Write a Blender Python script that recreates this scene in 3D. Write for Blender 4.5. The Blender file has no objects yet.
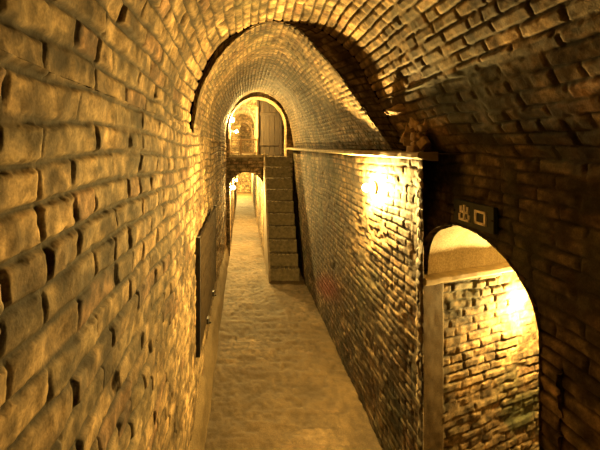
import bpy, bmesh, math, random
import numpy as np
from mathutils import Vector, Matrix

sc = bpy.context.scene
C = bpy.context.collection
EYE = 1.5

# ---------------------------------------------------------------- camera
cd = bpy.data.cameras.new('camera')
cd.lens = 24.0; cd.sensor_width = 36.0
cd.shift_x = 0.095; cd.shift_y = -0.125
cd.clip_start = 0.02; cd.clip_end = 100
cam = bpy.data.objects.new('camera', cd); C.objects.link(cam)
cam.location = (0, 0, EYE); cam.rotation_euler = (math.pi/2, 0, 0)
sc.camera = cam

# ---------------------------------------------------------------- world, exposure, light powers
w = bpy.data.worlds.new('world'); sc.world = w; w.use_nodes = True
w.node_tree.nodes['Background'].inputs[0].default_value = (0.9, 0.8, 0.4, 1)
w.node_tree.nodes['Background'].inputs[1].default_value = 0.0
sc.view_settings.view_transform = 'Standard'
sc.view_settings.look = 'None'
sc.view_settings.gamma = 1.0
sc.view_settings.use_curve_mapping = False
sc.view_settings.exposure = 0.0
sc.cycles.max_bounces = 8
sc.cycles.diffuse_bounces = 6
ALB = 0.53   # overall darkness of the sooty masonry
LAMP_COL = (1.0, 0.625, 0.165)
LAMP_MAIN = 15500
LAMP_SIDE = 6800
LAMP_LOWER = 8000
LAMP_UPPER = 6500
LAMP_UPPER2 = 4000

# ---------------------------------------------------------------- numpy noise and brick pattern
def h2(i, j, s=0):
    n = (i.astype(np.int64)*374761393 + j.astype(np.int64)*668265263 + s*974634777) & 0x7fffffff
    n = ((n ^ (n >> 13))*1274126177) & 0x7fffffff
    n = ((n ^ (n >> 16))*60493) & 0x7fffffff
    return (n % 100003)/100003.0
def vn(x, y, s=0):
    i = np.floor(x); j = np.floor(y); fx = x-i; fy = y-j
    fx = fx*fx*(3-2*fx); fy = fy*fy*(3-2*fy)
    a = h2(i, j, s); b = h2(i+1, j, s); c = h2(i, j+1, s); d = h2(i+1, j+1, s)
    return (a*(1-fx)+b*fx)*(1-fy)+(c*(1-fx)+d*fx)*fy
def fbm(x, y, s=0, o=4):
    r = 0; a = .5; t = 0
    for k in range(o):
        r = r + a*vn(x, y, s+k*17); t += a; a *= .5; x = x*2.03+3.1; y = y*2.03+7.7
    return r/t
def sm(a, b, x):
    t = np.clip((x-a)/(b-a), 0, 1); return t*t*(3-2*t)

TAN = np.array([.36, .245, .12]); GREY = np.array([.26, .19, .10]); RED = np.array([.27, .165, .085]); MORT = np.array([.055, .042, .024])
GREEN = np.array([.085, .095, .045])
def bricks(u, v, bw=.19, bh=.058, mo=.008, depth=.013, seed=1, rough=1.0, moss=.25, bright=1.0, fill=.35, vj=0.0):
    """returns height and albedo for brickwork: u runs along the courses, v across"""
    uw = u + (fbm(u*9, v*9, seed+5, 3)-.5)*.022*rough
    vw = v + (fbm(u*5, v*7, seed+9, 3)-.5)*.020*rough + (fbm(u*1.2, v*1.2, seed+91, 2)-.5)*.05*rough
    row = np.floor(vw/bh)
    off = (row % 2)*.5 + h2(row, row*0, seed)*.35
    uu = uw/bw + off; col = np.floor(uu)
    fu = uu-col; fv = vw/bh-row
    cut = (h2(col, row, seed+40) < .22)                       # some bricks are half bats
    fu2 = np.where(cut, (fu*2) % 1.0, fu); bw2 = np.where(cut, bw*.5, bw)
    colid = np.where(cut, col*2+np.floor(fu*2)+5000, col)
    r1 = h2(colid, row, seed+1); r2 = h2(colid, row, seed+2); r3 = h2(colid, row, seed+3); r4 = h2(colid, row, seed+4)
    d = np.minimum(np.minimum(fu2, 1-fu2)*bw2+vj, np.minimum(fv, 1-fv)*bh)
    d = d + (fbm(u*60, v*60, seed+21, 2)-.5)*.006*rough - r3*.0022
    m = sm(mo*.5-.003, mo*.5+.0035, d)
    filled = sm(.46, .62, .6*fbm(u*3.1, v*3.1, seed+33, 3)+.4*fbm(u*19, v*19, seed+34, 2)+(fill-.35)*.25)   # places where the joints are smeared flush
    m2 = np.maximum(m, filled*.85)
    tilt = (fu2-.5)*(r1-.5)*.010 + (fv-.5)*(r2-.5)*.010
    n1 = fbm(u*28, v*28, seed+50, 4)-.5
    n2 = fbm(u*6, v*6, seed+60, 4)-.5
    worn = sm(.60, .82, fbm(u*4.5+r4, v*4.5, seed+70, 3))
    h = m*((r3-.5)*.0055*rough + tilt*.7*rough + n1*.008*rough - worn*.012*rough*r2) - (1-m2)*depth + n2*.018*rough
    t = r1[..., None]
    colr = TAN*(1-t) + GREY*t
    colr = colr*(1-(r4 > .90)[..., None]) + RED*(r4 > .90)[..., None]
    colr = colr*(.78+.40*r2[..., None])*(.45+1.1*sm(.28, .74, fbm(u*26, v*26, seed+80, 5))[..., None])*(.72+.5*sm(.3, .7, fbm(u*75, v*75, seed+81, 3))[..., None])
    colr = colr*(.60+.8*sm(.25, .75, fbm(u*4.3, v*4.3, seed+88, 4))[..., None])
    mortar = MORT*(1-filled[..., None]) + TAN*.62*filled[..., None]
    colr = mortar*(1-m[..., None]) + colr*m[..., None]
    g = sm(.52, .75, fbm(u*3.3, v*3.3, seed+99, 4))[..., None]*moss
    colr = colr*(1-g) + GREEN*g
    soot = sm(.50, .66, fbm(u*11, v*15, seed+120, 4))[..., None]*.55
    colr = colr*(1-soot) + colr*np.array([.42, .38, .34])*soot
    pale = sm(.58, .72, fbm(u*17+4, v*17, seed+130, 3))[..., None]*.5
    colr = colr*(1+pale)
    return h, colr*bright

# ---------------------------------------------------------------- materials
def masonry(name, rough=.85, bump=.35, scale=220, spec=.25):
    m = bpy.data.materials.new(name); m.use_nodes = True
    nt = m.node_tree; b = nt.nodes['Principled BSDF']
    at = nt.nodes.new('ShaderNodeAttribute'); at.attribute_name = 'albedo'
    tc = nt.nodes.new('ShaderNodeTexCoord')
    n = nt.nodes.new('ShaderNodeTexNoise'); n.inputs['Scale'].default_value = scale; n.inputs['Detail'].default_value = 4
    nt.links.new(tc.outputs['Object'], n.inputs['Vector'])
    mr = nt.nodes.new('ShaderNodeMapRange'); mr.inputs['From Min'].default_value = .3; mr.inputs['From Max'].default_value = .7
    mr.inputs['To Min'].default_value = .72; mr.inputs['To Max'].default_value = 1.25
    nt.links.new(n.outputs['Fac'], mr.inputs['Value'])
    mx = nt.nodes.new('ShaderNodeVectorMath'); mx.operation = 'SCALE'
    nt.links.new(at.outputs['Color'], mx.inputs[0]); nt.links.new(mr.outputs[0], mx.inputs['Scale'])
    nt.links.new(mx.outputs[0], b.inputs['Base Color'])
    bp = nt.nodes.new('ShaderNodeBump'); bp.inputs['Strength'].default_value = bump; bp.inputs['Distance'].default_value = .003
    nt.links.new(n.outputs['Fac'], bp.inputs['Height']); nt.links.new(bp.outputs[0], b.inputs['Normal'])
    b.inputs['Roughness'].default_value = rough
    b.inputs['Specular IOR Level'].default_value = spec
    return m
def plain(name, col, rough=.7, var=.3, scale=30, bump=.3, metal=0, stretch=(1, 1, 1)):
    m = bpy.data.materials.new(name); m.use_nodes = True
    nt = m.node_tree; b = nt.nodes['Principled BSDF']
    tc = nt.nodes.new('ShaderNodeTexCoord'); mp = nt.nodes.new('ShaderNodeMapping'); mp.inputs['Scale'].default_value = stretch
    nt.links.new(tc.outputs['Object'], mp.inputs[0])
    n = nt.nodes.new('ShaderNodeTexNoise'); n.inputs['Scale'].default_value = scale; n.inputs['Detail'].default_value = 6
    nt.links.new(mp.outputs[0], n.inputs['Vector'])
    r = nt.nodes.new('ShaderNodeValToRGB')
    r.color_ramp.elements[0].position = .3; r.color_ramp.elements[1].position = .7
    r.color_ramp.elements[0].color = tuple(c*(1-var) for c in col)+(1,)
    r.color_ramp.elements[1].color = tuple(min(1, c*(1+var)) for c in col)+(1,)
    nt.links.new(n.outputs['Fac'], r.inputs[0]); nt.links.new(r.outputs[0], b.inputs['Base Color'])
    bp = nt.nodes.new('ShaderNodeBump'); bp.inputs['Strength'].default_value = bump; bp.inputs['Distance'].default_value = .004
    nt.links.new(n.outputs['Fac'], bp.inputs['Height']); nt.links.new(bp.outputs[0], b.inputs['Normal'])
    b.inputs['Roughness'].default_value = rough; b.inputs['Metallic'].default_value = metal
    return m
def glow(name, strength):
    m = bpy.data.materials.new(name); m.use_nodes = True
    b = m.node_tree.nodes['Principled BSDF']
    b.inputs['Base Color'].default_value = (.9, .8, .6, 1)
    b.inputs['Emission Color'].default_value = LAMP_COL+(1,)
    b.inputs['Emission Strength'].default_value = strength
    return m
M_BRICK = masonry('old_brick'); M_EARTH = masonry('worn_floor', .8, .5, 160, .3)
M_PLASTER = masonry('lime_plaster', .8, .4, 120)
M_STONE = plain('pale_stone', (.27, .21, .11), .8, .3, 25)
M_PLAST2 = plain('smooth_render', (.14, .10, .05), .8, .25, 14)
M_WOOD = plain('dark_wood', (.026, .018, .010), .7, .5, 12, .5, 0, (1, 1, 6))
M_DOOR = plain('brown_wood', (.026, .017, .008), .8, .6, 10, .5, 0, (6, 6, 1))
M_RAIL = plain('rail_wood', (.24, .15, .06), .6, .3, 12)
M_WOOD.node_tree.nodes['Principled BSDF'].inputs['Specular IOR Level'].default_value = .05
M_WOOD.node_tree.nodes['Principled BSDF'].inputs['Roughness'].default_value = .95
M_IRON = plain('black_iron', (.03, .028, .025), .5, .3, 40, .2, .6)
M_BOARD = plain('sign_black', (.018, .026, .022), .6, .3, 30, .1)
M_INK = plain('sign_cream', (.88, .80, .64), .6, .06, 60, .05)
M_CERAMIC = plain('lamp_holder', (.25, .22, .18), .5, .2, 30, .1)

# ---------------------------------------------------------------- object helpers
def finish(o, kind=None, label=None, cat=None, group=None):
    if kind: o['kind'] = kind
    if label: o['label'] = label
    if cat: o['category'] = cat
    if group: o['group'] = group
    return o
def surface(name, P, h, col, mat, inward, keep=None, parent=None, kind='structure'):
    """P: (nu,nv,3) base points, h: displacement toward 'inward' side, col: albedo"""
    du = np.gradient(P, axis=0); dv = np.gradient(P, axis=1)
    N = np.cross(du, dv); N /= np.maximum(np.linalg.norm(N, axis=2, keepdims=True), 1e-9)
    ref = np.asarray(inward) - P
    sgn = np.sign(np.sum(N*ref, axis=2, keepdims=True)); 
    s = 1.0 if sgn.mean() >= 0 else -1.0
    N = N*s
    Q = P + N*h[..., None]
    nu, nv = P.shape[:2]
    idx = np.arange(nu*nv).reshape(nu, nv)
    f = np.stack([idx[:-1, :-1], idx[1:, :-1], idx[1:, 1:], idx[:-1, 1:]], -1)
    if s < 0: f = f[..., ::-1]
    f = f.reshape(-1, 4)
    if keep is not None: f = f[keep.reshape(-1)]
    me = bpy.data.meshes.new(name)
    verts = Q.reshape(-1, 3); cols = col.reshape(-1, 3)
    if keep is not None:
        used = np.unique(f); mp = np.full(len(verts), -1); mp[used] = np.arange(len(used))
        verts = verts[used]; cols = cols[used]; f = mp[f]
    me.vertices.add(len(verts)); me.vertices.foreach_set('co', verts.astype(np.float32).ravel())
    me.loops.add(f.size); me.loops.foreach_set('vertex_index', f.astype(np.int32).ravel())
    me.polygons.add(len(f)); me.polygons.foreach_set('loop_start', np.arange(0, f.size, 4, dtype=np.int32))
    me.polygons.foreach_set('loop_total', np.full(len(f), 4, np.int32))
    me.polygons.foreach_set('use_smooth', np.ones(len(f), bool))
    a = me.attributes.new('albedo', 'FLOAT_COLOR', 'POINT')
    c4 = np.ones((len(verts), 4), np.float32); c4[:, :3] = np.clip(cols*ALB, 0, 1)
    a.data.foreach_set('color', c4.ravel())
    me.update(); me.validate()
    me.materials.append(mat)
    o = bpy.data.objects.new(name, me); C.objects.link(o)
    if parent: o.parent = parent
    elif kind: o['kind'] = kind
    return o
def W(x, d, y): # scene axes: x right, depth, height relative to the eye
    return (x, d, y+EYE)
def spacing(a, b, near, far, k=.9):
    """depth samples, fine near the eye and coarser away"""
    r = [a]
    while r[-1] < b:
        r.append(r[-1]+min(far, max(near, near*(max(r[-1], 0.0)/k)**1.5 if r[-1] > 0 else far)))
    r[-1] = b
    return np.array(r)
def mesh_obj(name, bm, mat, parent=None, smooth=False):
    me = bpy.data.meshes.new(name); bmesh.ops.recalc_face_normals(bm, faces=bm.faces)
    bm.to_mesh(me); bm.free(); me.materials.append(mat)
    if smooth: me.polygons.foreach_set('use_smooth', [True]*len(me.polygons))
    o = bpy.data.objects.new(name, me); C.objects.link(o)
    if parent: o.parent = parent
    return o
def add_box(bm, c, s, rot=None, bevel=0):
    r = bmesh.ops.create_cube(bm, size=1); vs = r['verts']
    bmesh.ops.scale(bm, vec=s, verts=vs)
    if bevel:
        es = list({e for v in vs for e in v.link_edges})
        q = bmesh.ops.bevel(bm, geom=es, offset=bevel, segments=2, affect='EDGES', profile=.6)
        vs = list({v for f in q['faces'] for v in f.verts} | {v for v in vs if v.is_valid})
    if rot is not None: bmesh.ops.rotate(bm, cent=(0, 0, 0), matrix=rot, verts=vs)
    bmesh.ops.translate(bm, vec=c, verts=vs)
    return vs
def add_cyl(bm, p, q, r0, r1, n=16):
    p = Vector(p); q = Vector(q); d = q-p
    r = bmesh.ops.create_cone(bm, cap_ends=True, segments=n, radius1=r0, radius2=r1, depth=d.length)
    m = d.to_track_quat('Z', 'Y').to_matrix()
    bmesh.ops.rotate(bm, cent=(0, 0, 0), matrix=m, verts=r['verts'])
    bmesh.ops.translate(bm, vec=(p+q)/2, verts=r['verts'])
def empty(name, loc, label, cat, group=None):
    o = bpy.data.objects.new(name, None); C.objects.link(o); o.location = loc; o.empty_display_size = .05
    return finish(o, None, label, cat, group)
def resample(pts, n):
    pts = np.array(pts, float)
    # catmull-rom densify
    P = np.vstack([2*pts[0]-pts[1], pts, 2*pts[-1]-pts[-2]]); out = []
    for i in range(1, len(P)-2):
        for t in np.linspace(0, 1, 24, endpoint=False):
            a, b, c, d = P[i-1], P[i], P[i+1], P[i+2]
            out.append(.5*((2*b)+(-a+c)*t+(2*a-5*b+4*c-d)*t*t+(-a+3*b-3*c+d)*t**3))
    out.append(pts[-1]); out = np.array(out)
    L = np.r_[0, np.cumsum(np.linalg.norm(np.diff(out, axis=0), axis=1))]
    s = np.linspace(0, L[-1], n)
    return np.stack([np.interp(s, L, out[:, 0]), np.interp(s, L, out[:, 1])], 1), L[-1]

# ---------------------------------------------------------------- STRUCTURE
BACK = -1.3; RING = 1.9; END = 5.6
# --- left wall
d = spacing(BACK, END+.3, .0035, .012); yv = np.arange(-1.52, .101, .0042)
D, Y = np.meshgrid(d, yv, indexing='ij')
P = np.stack([np.full_like(D, -.245)+.012*np.sin(D*1.3), D, Y+EYE], -1)
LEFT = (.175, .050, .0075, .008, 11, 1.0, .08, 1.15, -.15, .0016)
h, c = bricks(D, Y+.02, *LEFT)
# joint of the two building campaigns: the courses start dipping into the kerb
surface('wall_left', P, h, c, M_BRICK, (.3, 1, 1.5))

# --- near vault
nearp = [(-.245, .10), (-.238, .20), (-.206, .33), (-.112, .49), (.02, .578), (.16, .611), (.29, .598), (.41, .545), (.54, .425), (.61, .30), (.69, .15), (.80, -.02)]
prof, L = resample(nearp, 400)
d = spacing(BACK, RING, .0040, .012)
s = np.linspace(0, L, 400)
D, S = np.meshgrid(d, s, indexing='ij')
P = np.zeros(D.shape+(3,)); P[..., 0] = prof[:, 0]; P[..., 2] = prof[:, 1]+EYE; P[..., 1] = D
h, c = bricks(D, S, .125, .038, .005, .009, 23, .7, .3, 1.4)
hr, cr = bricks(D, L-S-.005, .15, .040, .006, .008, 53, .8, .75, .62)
haunch_shade = sm(L*.66, L*.80, S+(fbm(D*3, S*4, 25, 4)-.5)*.35)[..., None]      # ledge shadow painted into the colour of the lower right haunch
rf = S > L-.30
h = np.where(rf, hr, h); c = np.where(rf[..., None], cr*(1+1.2*(1-haunch_shade)), c*(1-.5*haunch_shade))
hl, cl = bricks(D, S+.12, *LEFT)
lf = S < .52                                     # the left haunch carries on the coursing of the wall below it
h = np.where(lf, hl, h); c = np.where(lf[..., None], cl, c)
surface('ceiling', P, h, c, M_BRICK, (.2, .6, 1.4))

# --- far vault (finer courses), from the ring back to the upper archway
farn = [(-.235, .08), (-.222, .18), (-.188, .31), (-.092, .465), (.03, .570), (.15, .606), (.27, .56), (.385, .435), (.48, .32), (.555, .21), (.625, .11), (.71, .0)]
farf = [(-.24, .10), (-.235, .28), (-.20, .45), (-.09, .65), (.06, .77), (.21, .81), (.36, .77), (.52, .65), (.63, .45), (.68, .25), (.71, .03)]
pa, La = resample(farn, 330); pb, Lb = resample(farf, 330)
d = spacing(RING-.01, END+.02, .0045, .010, 1.7)
tt = ((d-d[0])/(d[-1]-d[0]))[:, None, None]
tt = tt**1.0
PP = pa[None]*(1-tt)+pb[None]*tt
P = np.zeros((len(d), 330, 3)); P[..., 0] = PP[..., 0]; P[..., 2] = PP[..., 1]+EYE; P[..., 1] = d[:, None]
D, S = np.meshgrid(d, np.linspace(0, 1.55, 330), indexing='ij')
h, c = bricks(D, S, .085, .028, .0045, .007, 31, .5, .35, .74)
surface('ceiling', P, h, c, M_BRICK, (.2, 3, 1.4))
# ring face at the step between the two vaults
npn, _ = resample(nearp, 420); fpn, _ = resample(farn, 420)
t = np.linspace(0, 1, 40)[None, :, None]
fo = fpn[:, None, :]*(1-t)+npn[:, None, :]*t
P = np.zeros((420, 40, 3)); P[..., 0] = fo[..., 0]; P[..., 2] = fo[..., 1]+EYE; P[..., 1] = RING
U, V = np.meshgrid(np.linspace(0, 1.6, 420), np.linspace(0, .12, 40), indexing='ij')
h, c = bricks(V, U, .10, .036, .006, .006, 37, .5, .3)
surface('wall_ring', P, h*.6, c, M_BRICK, (.2, 0, 1.4)).name = 'trim_1'

# --- right lining wall (carries the wall lamp)
d = spacing(1.578, END+.05, .006, .012, 1.5); yv = np.arange(-1.52, -.012, .005)
D, Y = np.meshgrid(d, yv, indexing='ij')
top = np.interp(d, [1.5, END], [-.012, .028])[:, None]
Yt = -1.52+(Y+1.52)*(top+1.52)/(-.012+1.52)
P = np.stack([np.full_like(D, .70), D, Yt+EYE], -1)
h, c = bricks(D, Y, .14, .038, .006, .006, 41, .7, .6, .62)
red_patch = np.exp(-(((D-3.35)/.42)**2+((Y+1.15+.28*(D-3.35))/.10)**2)**1.3)[..., None]*.75  # faint red patch low on the lining wall
c = c*(1-red_patch)+np.array([.34, .05, .03])*red_patch
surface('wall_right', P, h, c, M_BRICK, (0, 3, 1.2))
# plastered edging on the corner of the lining
yv = np.arange(-1.52, -.02, .006); pr, Lk = resample([(.676, 1.502), (.671, 1.506), (.671, 1.530), (.677, 1.56), (.690, 1.585), (.705, 1.590)], 40)
Y, V = np.meshgrid(yv, np.linspace(0, Lk, 40), indexing='ij')
P = np.zeros(Y.shape+(3,)); P[..., 0] = pr[:, 0]; P[..., 1] = pr[:, 1]; P[..., 2] = Y+EYE
h, c = bricks(V*1.0, Y, .15, .038, .006, .007, 45, .9, .35, .8)
surface('trim_7', P, h, c, M_BRICK, (0, 1.2, 1))
# splayed end of the lining
A = np.array([.674, 1.503]); B = np.array([.80, 1.775])
u = np.linspace(0, 1, 60); yv = np.arange(-1.52, -.0, .006)
U, Y = np.meshgrid(u, yv, indexing='ij')
P = np.zeros(U.shape+(3,)); P[..., 0] = A[0]+(B-A)[0]*U; P[..., 1] = A[1]+(B-A)[1]*U; P[..., 2] = Y+EYE
h, c = bricks(U*.27, Y, .15, .046, .007, .008, 43, .7, .2)
surface('wall_right', P, h*.5, c, M_BRICK, (1.2, 1.2, 1.2))
# top of the lining behind its ledge
u = np.linspace(1.45, RING+.02, 80); v = np.linspace(.70, .83, 30)
U, V = np.meshgrid(u, v, indexing='ij')
P = np.stack([V, U, np.full_like(U, EYE-.012)], -1)
h, c = bricks(U, V, .15, .05, .007, .006, 44, .6, .2)
surface('wall_right', P, h*.5, c, M_BRICK, (.75, 1.7, 2.5), keep=((V+ (0))[:-1, :-1] > .70+np.clip(1.50-U[:-1, :-1], 0, 1)))

# --- near right wall with the low arched doorway
AC, AH, AS, AR = 1.44, .365, -.515, .235      # centre depth, half width, springing, rise
WX = .80
def inside(D, Y):
    return (np.abs(D-AC) < AH) & ((Y < AS) | ((((D-AC)/AH)**2+((Y-AS)/AR)**2) < 1))
d = np.r_[np.arange(BACK, .5, .02), np.arange(.5, 1.96, .0045)]; yv = np.arange(-1.52, .0, .0045)
D, Y = np.meshgrid(d, yv, indexing='ij')
ins = inside(D, Y)
# snap border vertices onto the arch line
q = np.maximum(np.sqrt(((D-AC)/AH)**2+((Y-AS)/AR)**2), 1e-6)
near = ins & (Y >= AS) & (q > .965)
D2 = np.where(near, AC+(D-AC)/q, D); Y2 = np.where(near, AS+(Y-AS)/q, Y)
nl = ins & (Y < AS) & (np.abs(D-AC) > AH-.006)
D2 = np.where(nl, AC+np.sign(D-AC)*AH, D2)
bad = ins & ~near & ~nl
cellbad = bad[:-1, :-1] | bad[1:, :-1] | bad[1:, 1:] | bad[:-1, 1:]
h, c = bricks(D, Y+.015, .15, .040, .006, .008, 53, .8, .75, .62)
P = np.stack([np.full_like(D, WX), D2, Y2+EYE], -1)
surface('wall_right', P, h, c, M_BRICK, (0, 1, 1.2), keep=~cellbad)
# reveal of the arch
th = np.linspace(0, math.pi, 160)
path = [(AC-AH, y) for y in np.linspace(-1.52, AS, 150, endpoint=False)] + [(AC-AH*math.cos(a), AS+AR*math.sin(a)) for a in th] + [(AC+AH, y) for y in np.linspace(AS, -1.52, 150)[1:]]
path = np.array(path); Lp = np.r_[0, np.cumsum(np.linalg.norm(np.diff(path, axis=0), axis=1))]
v = np.linspace(0, 1, 24)
P = np.zeros((len(path), 24, 3)); P[..., 0] = WX+.045*v-.006; P[..., 1] = path[:, :1]; P[..., 2] = path[:, 1:]+EYE
U, V = np.meshgrid(Lp, v*.045, indexing='ij')
h, c = bricks(V+.03, U, .16, .052, .007, .006, 57, .5, .2)
surface('trim_2', P, h*.4, c, M_BRICK, (WX+.05, AC, 1.5-.7))

# --- side passage behind the arch
DIR = np.array([.926, .377]); S0 = np.array([.80, 1.74]); SLEN = 2.1
LED = -.555
a = np.arange(-.026, SLEN, .0065); yv = np.arange(-1.52, LED+.01, .005)
U, Y = np.meshgrid(a, yv, indexing='ij')
P = np.zeros(U.shape+(3,)); P[..., 0] = S0[0]+DIR[0]*U; P[..., 1] = S0[1]+DIR[1]*U; P[..., 2] = Y+EYE
h, c = bricks(U, Y, .150, .040, .0055, .009, 63, 1.0, .85)
sm_ = (U < .095)[..., None]
pl = np.array([.14, .095, .042])*(.7+.6*fbm(U*20, Y*20, 5, 4)[..., None])
c = np.where(sm_, pl, c); h = np.where(U < .095, (fbm(U*12, Y*12, 8, 3)-.5)*.008+.006, h)
surface('wall_side_passage', P, h, c, M_BRICK, (1.5, 1.0, 1.0)).name = 'wall_far_side'
# opposite wall of the side passage
S1 = np.array([.815, 1.02])
P = np.zeros(U.shape+(3,)); P[..., 0] = S1[0]+DIR[0]*U; P[..., 1] = S1[1]+DIR[1]*U; P[..., 2] = Y+EYE
h, c = bricks(U, Y, .155, .050, .007, .012, 67, 1.0, .3)
surface('wall_near_side', P, h, c, M_BRICK, (1.5, 2.0, 1.0))
# its plastered vault
t = np.linspace(0, 1, 160); a2 = np.linspace(0, SLEN, 260)
A2, T = np.meshgrid(a2, t, indexing='ij')
sx = (S0[0]+.015)*(1-T)+S1[0]*T; sd = (S0[1]+.025)*(1-T)+S1[1]*T
P = np.zeros(A2.shape+(3,)); P[..., 0] = sx+DIR[0]*A2; P[..., 1] = sd+DIR[1]*A2
P[..., 2] = EYE+LED+.285*np.sqrt(np.clip(1-(2*T-1)**2, 0, 1))**.8
n = fbm(A2*8, T*8, 71, 5); crack = np.exp(-((T-.26-.05*np.sin(A2*22)-.03*np.sin(A2*51))/.006)**2)*((A2 > .05) & (A2 < .17))
c = np.array([.85, .72, .48])*(.65+.6*n[..., None])*(1-.85*crack[..., None])
surface('ceiling', P, (n-.5)*.02-crack*.01, c, M_PLASTER, (1.5, 1.6, 1.0))
# end of the side passage
u = np.linspace(0, .9, 80); yv = np.linspace(-1.52, -.2, 150); U, Y = np.meshgrid(u, yv, indexing='ij')
E0 = S0+DIR*(SLEN-.02); E1 = S1+DIR*(SLEN-.02)
P = np.zeros(U.shape+(3,)); P[..., 0] = E0[0]+(E1-E0)[0]*U/.9; P[..., 1] = E0[1]+(E1-E0)[1]*U/.9; P[..., 2] = Y+EYE
h, c = bricks(U, Y, .15, .05, .007, .01, 73)
surface('wall_side_end', P, h, c, M_BRICK, (1, 1.5, 1))

# --- wall behind the viewer
u = np.linspace(-.3, .9, 160); yv = np.linspace(-1.52, .8, 300); U, Y = np.meshgrid(u, yv, indexing='ij')
P = np.stack([U, np.full_like(U, BACK+.02), Y+EYE], -1)
h, c = bricks(U, Y, .16, .052, .008, .01, 79)
surface('wall_back', P, h, c, M_BRICK, (.2, 1, 1.4))

# --- floors
def floor(name, x0, x1, d0, d1, y, seed, du=.007, paving=False):
    d = spacing(d0, d1, du, .016, 2.0); x = np.arange(x0, x1, du)
    D, X = np.meshgrid(d, x, indexing='ij')
    n = fbm(X*6, D*4, seed, 5); f = fbm(X*30, D*22, seed+3, 4); g = fbm(X*2, D*1.3, seed+5, 3)
    hb, cb = bricks(X, D, .24, .12, .010, .006, seed+7, 1.6, .1, 1.0, .6)
    h = (n-.5)*.026+(f-.5)*.014+hb*.12+(fbm(X*3, D*16, seed+13, 3)-.5)*.010
    dirt = np.array([.112, .074, .030])*(.62+.4*sm(.2, .8, n)+.35*sm(.3, .7, f))[..., None]*(.7+.6*g[..., None])
    k = sm(.45, .65, fbm(X*3, D*2, seed+9, 3))[..., None]*.22+.03
    c = dirt*(1-k)+cb*k
    P = np.stack([X, D, np.full_like(X, y+EYE)], -1)
    return surface(name, P, h, c, M_EARTH, (X.mean(), D.mean(), y+EYE+5))
floor('floor', -.27, .84, BACK, END+.1, -1.5, 81)
floor('floor', .80, 2.9, .9, 2.8, -1.5, 83, .02)
floor('floor', -.27, .35, END+.05, 14.5, -1.5, 85, .02)

# kerb along the left wall
d = spacing(BACK, END, .012, .03, 2); prof = np.array([(-.262, -1.30), (-.238, -1.335), (-.222, -1.36), (-.210, -1.40), (-.198, -1.46), (-.190, -1.52)])
pr, Lk = resample(prof, 22)
D, V = np.meshgrid(d, np.linspace(0, Lk, 22), indexing='ij')
P = np.zeros(D.shape+(3,)); P[..., 0] = pr[:, 0]; P[..., 1] = D; P[..., 2] = pr[:, 1]+EYE
n = fbm(D*7, V*12, 91, 4)
surface('baseboard_left', P, (n-.5)*.02, np.array([.25, .18, .09])*(.6+.75*n[..., None]), M_PLASTER, (.3, 2, .8))

# ledges
def strip(name, pts, prof, mat, seed=0, grow=None):
    """sweep a small closed profile (offset along side normal, height) along a polyline"""
    bm = bmesh.new(); rings = []
    rnd = random.Random(seed); n = len(pts)
    for i, p in enumerate(pts):
        p0 = Vector(pts[max(i-1, 0)]); p1 = Vector(pts[min(i+1, n-1)])
        t = (p1-p0).normalized(); side = Vector((-t.y, t.x, 0)).normalized()
        j = (rnd.random()-.5)*.006; k = (rnd.random()-.5)*.005
        g = grow(p[1]) if grow else 0
        rings.append([bm.verts.new(Vector(p)+side*(a+(j+g if a > 0.005 else 0))+Vector((0, 0, b+k))) for a, b in prof])
    m = len(prof)
    for i in range(n-1):
        for j in range(m):
            bm.faces.new([rings[i][j], rings[i][(j+1) % m], rings[i+1][(j+1) % m], rings[i+1][j]])
    bm.faces.new(rings[0]); bm.faces.new(rings[-1])
    return finish(mesh_obj(name, bm, mat), 'structure')
pts = [(.70, dd, EYE+np.interp(dd, [1.5, END], [-.012, .028])) for dd in np.arange(1.495, END, .05)]
strip('trim_3', pts, [(-.03, -.030), (.042, -.022), (.050, -.017), (.050, -.003), (.044, .002), (-.03, .003)], M_STONE, 1, lambda q: .045*min(1, max(0, (q-1.95)/.2)))
pts = [(S0[0]+DIR[0]*a, S0[1]+DIR[1]*a, EYE+LED) for a in np.arange(-.035, SLEN-.05, .05)]
strip('trim_4', [tuple(p) for p in reversed(pts)], [(-.06, -.028), (.022, -.026), (.030, -.016), (.030, .0), (.022, .006), (-.06, .008)], M_STONE, 2)

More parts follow.
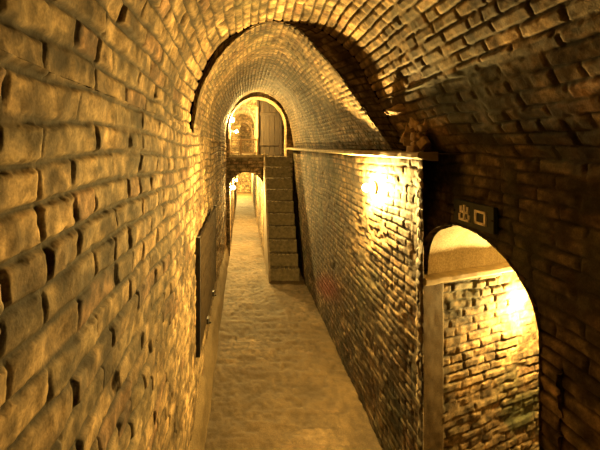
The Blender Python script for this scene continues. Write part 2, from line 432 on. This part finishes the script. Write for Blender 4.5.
# ---------------------------------------------------------------- far end: upper and lower passages
def arch_wall(name, dpt, x0, x1, y0, y1, ops, seed, step=.009, thick=.12, scale=(.16, .05), mat=M_BRICK, facing=-1, bright=1.0):
    """wall across the view at depth dpt with arched openings (cx, half, spring, rise, sill)"""
    x = np.arange(x0, x1+step, step); y = np.arange(y0, y1+step, step)
    X, Y = np.meshgrid(x, y, indexing='ij'); bad = np.zeros(X.shape, bool)
    X2 = X.copy(); Y2 = Y.copy()
    for cx, hw, sp, rise, sill in ops:
        q = np.maximum(np.sqrt(((X-cx)/hw)**2+((Y-sp)/rise)**2), 1e-6)
        arc = (Y >= sp) & (q < 1); body = (Y < sp) & (Y > sill) & (np.abs(X-cx) < hw)
        edge = arc & (q > 1-step/min(hw, rise)*1.2)
        X2 = np.where(edge, cx+(X-cx)/q, X2); Y2 = np.where(edge, sp+(Y-sp)/q, Y2)
        eb = body & (np.abs(X-cx) > hw-step*1.2)
        X2 = np.where(eb, cx+np.sign(X-cx)*hw, X2)
        bad |= (arc & ~edge) | (body & ~eb)
    cb = bad[:-1, :-1] | bad[1:, :-1] | bad[1:, 1:] | bad[:-1, 1:]
    h, c = bricks(X, Y, scale[0], scale[1], .007, .008, seed, .8, .2)
    P = np.stack([X2, np.full_like(X, dpt), Y2+EYE], -1)
    o = surface(name, P, h*.8, c*bright, mat, ((x0+x1)/2, dpt+facing*3, EYE), keep=~cb)
    for k, (cx, hw, sp, rise, sill) in enumerate(ops):
        th = np.linspace(0, math.pi, 60)
        pth = [(cx-hw, yy) for yy in np.linspace(sill, sp, 60, endpoint=False)]+[(cx-hw*math.cos(a), sp+rise*math.sin(a)) for a in th]+[(cx+hw, yy) for yy in np.linspace(sp, sill, 60)[1:]]
        pth = np.array(pth); v = np.linspace(0, thick, 14); Lp = np.r_[0, np.cumsum(np.linalg.norm(np.diff(pth, axis=0), axis=1))]
        P = np.zeros((len(pth), 14, 3)); P[..., 0] = pth[:, :1]; P[..., 2] = pth[:, 1:]+EYE; P[..., 1] = dpt+v[None]-.004
        U, V = np.meshgrid(Lp, v, indexing='ij'); h, c = bricks(V, U, .12, .045, .006, .005, seed+5+k, .5, .1)
        surface(name+'_reveal', P, h*.4, c*1.1*bright, mat, (cx, dpt+thick/2, EYE+sp-.3)).name = 'trim_%d' % (10+seed % 50+k)
    return o
def tunnel(nm, x0, x1, y0, spring, rise, d0, d1, seed, bright=1.0):
    cx = (x0+x1)/2; hw = (x1-x0)/2
    th = np.linspace(0, math.pi, 60)
    pth = np.array([(x0, yy) for yy in np.linspace(y0, spring, 60, endpoint=False)]+[(cx-hw*math.cos(a), spring+rise*math.sin(a)) for a in th]+[(x1, yy) for yy in np.linspace(spring, y0, 60)[1:]])
    Lp = np.r_[0, np.cumsum(np.linalg.norm(np.diff(pth, axis=0), axis=1))]
    d = np.arange(d0, d1, .02)
    D, S = np.meshgrid(d, Lp, indexing='ij')
    P = np.zeros(D.shape+(3,)); P[..., 0] = pth[:, 0]; P[..., 2] = pth[:, 1]+EYE; P[..., 1] = D
    h, c = bricks(D, S, .18, .055, .010, .01, seed, .8, .1)
    surface(nm, P, h, c*bright, M_BRICK, (cx, (d0+d1)/2, EYE+spring-.2))
UP = -.09     # upper floor level
LOW_TOP = -.315
# archway closing the far vault, above the landing
arch_wall('wall_far', END, -.30, .80, UP-.02, .90, [(.205, .405, .30, .445, UP-.03)], 101, .008, .34)
# front of the landing, with the doorway of the lower passage
arch_wall('wall_far', END+.06, -.30, .80, -1.52, UP, [(.05, .235, -.52, .205, -1.53)], 107, .008, .2)
# upper floor
bm = bmesh.new(); add_box(bm, (.3, END+.06+3.2, EYE+UP-.03), (1.3, 6.4, .06)); finish(mesh_obj('floor_upper', bm, M_PLAST2), 'structure').name = 'floor'
bm = bmesh.new()
for i, xx in enumerate(np.arange(-.24, .28, .0855)): add_box(bm, (xx+.04, END+.055, EYE+UP+.008), (.083, .07, .045), bevel=.004)
finish(mesh_obj('trim_5', bm, M_STONE), 'structure')
# upper level dividing wall
arch_wall('wall_upper', END+.5, -.30, .80, UP-.02, .92, [(.0, .205, .40, .27, UP-.03)], 113, .008, .12)
tunnel('wall_upper', -.225, .215, UP, .42, .27, END+.55, 10.5, 117)
arch_wall('wall_upper', 7.9, -.26, .26, UP, .75, [(.06, .13, .34, .22, UP-.03)], 121, .01, .2)
arch_wall('wall_upper_end', 10.3, -.3, .3, UP-.1, .75, [], 127)
tunnel('wall_lower', -.19, .285, -1.52, -.52, .205, END+.2, 14.5, 131)
arch_wall('wall_lower_end', 14.2, -.3, .4, -1.6, -.25, [], 137)
# sides of the lobby between archway and dividing wall
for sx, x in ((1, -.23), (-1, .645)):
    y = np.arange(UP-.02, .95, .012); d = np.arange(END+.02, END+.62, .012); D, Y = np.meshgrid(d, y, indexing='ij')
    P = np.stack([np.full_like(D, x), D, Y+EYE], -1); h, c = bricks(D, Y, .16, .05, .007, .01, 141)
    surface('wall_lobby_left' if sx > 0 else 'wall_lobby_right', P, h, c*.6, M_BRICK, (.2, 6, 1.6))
bm = bmesh.new(); add_box(bm, (.25, END+.35, EYE+.84), (1.3, .75, .06)); finish(mesh_obj('ceiling', bm, M_PLAST2), 'structure')

# wooden door on the upper level
dr = bpy.data.objects.new('door_1', None); C.objects.link(dr); dr.location = (.40, END+.47, EYE+UP); dr['kind'] = 'structure'; dr.scale = (1, 1, 1.27)
bm = bmesh.new()
for i in range(4):
    add_box(bm, (-.12+.08*i, 0, .33), (.076, .03, .66), bevel=.004)
mesh_obj('leaf', bm, M_DOOR, dr)
bm = bmesh.new()
for sx in (-.175, .175): add_box(bm, (sx, -.005, .35), (.03, .05, .70), bevel=.004)
add_box(bm, (0, -.005, .715), (.38, .05, .03), bevel=.004)
mesh_obj('frame', bm, M_DOOR, dr)
bm = bmesh.new(); add_box(bm, (0, -.022, .50), (.30, .015, .035), bevel=.003); add_box(bm, (0, -.022, .14), (.30, .015, .035), bevel=.003)
mesh_obj('batten', bm, M_DOOR, dr)
# pilaster between opening and door
bm = bmesh.new(); add_box(bm, (.212, END+.46, EYE+UP+.37), (.035, .07, .74), bevel=.004); finish(mesh_obj('trim_6', bm, M_STONE), 'structure')

# railing on the landing
rl = empty('landing_railing', (.02, END+.03, EYE+UP+.03), 'low wooden railing on the edge of the upper landing, over the small lit doorway', 'railing')
for x in (-.21, -.05, .19):
    bm = bmesh.new(); add_box(bm, (x, 0, .11), (.022, .022, .22), bevel=.003); mesh_obj('post', bm, M_RAIL, rl)
for z in (.02, .205):
    bm = bmesh.new(); add_box(bm, (-.01, 0, z), (.42, .018, .020), bevel=.003); mesh_obj('rail', bm, M_RAIL, rl)

# ---------------------------------------------------------------- staircase
st = empty('brick_staircase', (.46, 4.6, 0), 'narrow steep brick staircase climbing to the upper landing beside the walkway', 'stairs')
NS = 10; rise = (EYE+UP)/NS; run = 1.05/NS
SB = []
for i in range(NS):
    d0 = 4.58+run*i; z1 = rise*(i+1)
    bm = bmesh.new()
    w_ = .34; rr = random.Random(i)
    add_box(bm, (.475, (d0+END+.04)/2, z1-rise/2-.012), (w_, END+.04-d0, rise-.022), bevel=.005)
    # tread of bricks set on edge, slightly proud
    k = 7
    for j in range(k):
        add_box(bm, (.475-w_/2+w_/k*(j+.5), d0+.055-.008+rr.uniform(-.003, .003), z1-.012+rr.uniform(-.003, .002)), (w_/k-.005, .13, .026), bevel=.004)
    bmesh.ops.translate(bm, vec=(-.46, -4.6, 0), verts=bm.verts)
    mesh_obj('step', bm, M_STEP if 'M_STEP' in globals() else plain('step_brick', (.10, .075, .035), .85, .4, 30, .8), st)
bm = bmesh.new()
prof = [(4.53, 0), (4.53, .13), (4.60, .20), (END+.03, EYE+UP+.05), (END+.05, EYE+UP+.05), (END+.05, 0)]
fa = [bm.verts.new((.29-.46, p[0]-4.6, p[1])) for p in prof]; fb = [bm.verts.new((.312-.46, p[0]-4.6, p[1])) for p in prof]
bm.faces.new(fa); bm.faces.new(fb)
for i in range(len(prof)): bm.faces.new([fa[i], fa[(i+1) % 6], fb[(i+1) % 6], fb[i]])
mesh_obj('side_wall', bm, M_PLAST2, st)

# ---------------------------------------------------------------- things
# dark hatch board on the left wall
hb = empty('wall_hatch', (-.235, 2.6, EYE-1.03), 'dark weathered wooden hatch low on the left brick wall', 'hatch')
rr = random.Random(3)
bm = bmesh.new()
nb = 5; hh = .58
for i in range(nb):
    z0 = hh/nb*i
    add_box(bm, (.010, rr.uniform(-.006, .006), z0+hh/nb/2), (.018, 1.18, hh/nb-.006), bevel=.003)
mesh_obj('boards', bm, M_WOOD, hb)
for y in (-.582, .582):
    bm = bmesh.new(); add_box(bm, (.010, y, hh/2), (.021, .03, hh+.02), bevel=.003); mesh_obj('frame_stile', bm, M_IRON, hb)
for y, z in ((.25, .04), (-.2, .04)):
    bm = bmesh.new(); add_box(bm, (.024, y, z-.03), (.012, .05, .03), bevel=.002); add_cyl(bm, (.026, y, z-.045), (.045, y, z-.045), .007, .005, 10)
    mesh_obj('hinge', bm, M_IRON, hb)

# exit sign
sg = empty('exit_sign', (WX-.012, 1.365, EYE-.222), 'small black exit sign with two cream characters above the side arch', 'sign')
sg.rotation_euler = (0, 0, 0)
bm = bmesh.new(); add_box(bm, (0, 0, 0), (.014, .235, .085), bevel=.002); mesh_obj('board', bm, M_BOARD, sg)
def glyph(name, cy, strokes):
    bm = bmesh.new()
    for (u0, v0, u1, v1, t) in strokes:        # u to the right as read (toward the viewer), v up, millimetres
        if abs(u0-u1) < .01: add_box(bm, (-.0095, cy-u0*.001, (v0+v1)/2*.001), (.005, t*.001, abs(v1-v0)*.001), bevel=.0006)
        else: add_box(bm, (-.0095, cy-(u0+u1)/2*.001, v0*.001), (.005, abs(u1-u0)*.001+t*.001, t*.001), bevel=.0006)
    mesh_obj(name, bm, M_INK, sg)
T = 8.0
def widen(L, k=1.2): return [(a*k, b, c*k, d, t) for a, b, c, d, t in L]
glyph('character', .043, widen([(0, -25, 0, 29, T), (-20, 2, -20, 24, T), (20, 2, 20, 24, T), (-20, 3, 20, 3, T), (-26, -26, -26, -4, T), (26, -26, 26, -4, T), (-26, -24, 26, -24, T)], 1.12))
glyph('character', -.052, widen([(-22, -24, -22, 20, T+1), (22, -24, 22, 20, T+1), (-22, 18, 22, 18, T), (-22, -20, 22, -20, T)], 1.2))
for y in (-.112, .112):
    bm = bmesh.new(); add_cyl(bm, (-.006, y, .0), (-.011, y, .0), .004, .003, 10)
    mesh_obj('screw', bm, M_IRON, sg)

# wall lamps
def lamp(loc, wallx, strength, label, r=.022, group='bare bulbs lighting the passages', d=None):
    x, dd, y = loc
    e = empty('wall_lamp', (x, dd, EYE+y), label, 'lamp', group)
    dirv = Vector((wallx-x, (d or dd)-dd, 0)); n = dirv.normalized(); Lw = dirv.length
    bm = bmesh.new(); add_cyl(bm, tuple(n*Lw), tuple(n*(Lw-.012)), .034, .030, 20); mesh_obj('back_plate', bm, M_CERAMIC, e, True)
    bm = bmesh.new(); add_cyl(bm, tuple(n*(Lw-.010)), tuple(n*(r*.9)), .013, .016, 16); mesh_obj('holder', bm, M_CERAMIC, e, True)
    bm = bmesh.new(); q = bmesh.ops.create_uvsphere(bm, u_segments=20, v_segments=14, radius=r)
    for v in q['verts']:
        t = v.co.dot(n)/r
        if t > 0: v.co -= (v.co-n*v.co.dot(n))*(.45*t)
    mesh_obj('bulb', bm, glow('bulb_glow', strength), e, True)
    return e
lamp((.655, 2.12, -.20), .70, LAMP_MAIN, 'glaring bare bulb lamp on the right brick wall below the ledge', .021)
lamp((1.41, 1.895, -.75), 1.46, LAMP_SIDE, 'bare bulb lamp on the brick wall inside the side passage, seen through the arch', .02, d=2.015)
lamp((-.145, 5.95, -.56), -.19, LAMP_LOWER, 'bare bulb lamp just inside the mouth of the lower doorway beyond the walkway', .028)
lamp((-.13, 8.0, -.60), -.19, LAMP_LOWER*2.6, 'added bare bulb lamp brightening the lower passage deep beyond the doorway', .02)  # extra bulb, added to light the lower passage
lamp((-.160, 5.75, .43), -.225, LAMP_UPPER, 'bare bulb lamp high on the left inside the upper archway', .032)
lamp((-.12, 7.3, .34), -.215, LAMP_UPPER2, 'small bare bulb lamp farther back in the upper passage, below the nearer bulb', .024)
lamp((-.15, 9.3, .36), -.215, LAMP_UPPER, 'unseen added bulb lamp brightening the farthest bay of the upper passage')  # hidden bulb added so the bay behind the small arch is lit

lamp((-.13, 12.9, -.62), -.19, LAMP_LOWER*5, 'added bare bulb lamp brightening the far end of the lower passage', .022)  # another added bulb, brightens the end wall

# broken masonry where the ring's springer has crumbled over the corner of the lining
bm = bmesh.new(); rr = random.Random(12)
q = bmesh.ops.create_icosphere(bm, subdivisions=5, radius=1)
co = np.array([v.co[:] for v in q['verts']])
n = fbm(co[:, 0]*2.2+co[:, 2], co[:, 1]*2.2-co[:, 2]*1.3, 201, 5)-.5
st_ = np.floor(co[:, 2]*3+n*2)/3
for v, k, z in zip(q['verts'], n, st_):
    a = v.co*(1+.75*k)
    x = a.x*.10; y = a.y*.07; zz = (.5*a.z+.5*z)*.026+a.x*.022
    v.co = Vector((.712+x, 1.73+y, EYE+.186+zz))
for i in range(22):
    rot = Matrix.Rotation(rr.uniform(-.6, .6), 3, 'X') @ Matrix.Rotation(rr.uniform(-.6, .6), 3, 'Y') @ Matrix.Rotation(rr.uniform(-.4, .4), 3, 'Z')
    x = .69+.07*rr.random(); z = rr.random()*.12
    add_box(bm, (x+z*.1, 1.66+rr.uniform(-.07, .09), EYE+z), (rr.uniform(.02, .05), rr.uniform(.03, .06), rr.uniform(.015, .035)), rot, bevel=.004)
bmesh.ops.translate(bm, vec=(-.7, -1.7, -EYE), verts=bm.verts)
o = mesh_obj('trim_8', bm, plain('broken_brick', (.26, .175, .085), .9, .45, 40, .9), None, True)
o.location = (.7, 1.7, EYE); o['kind'] = 'structure'
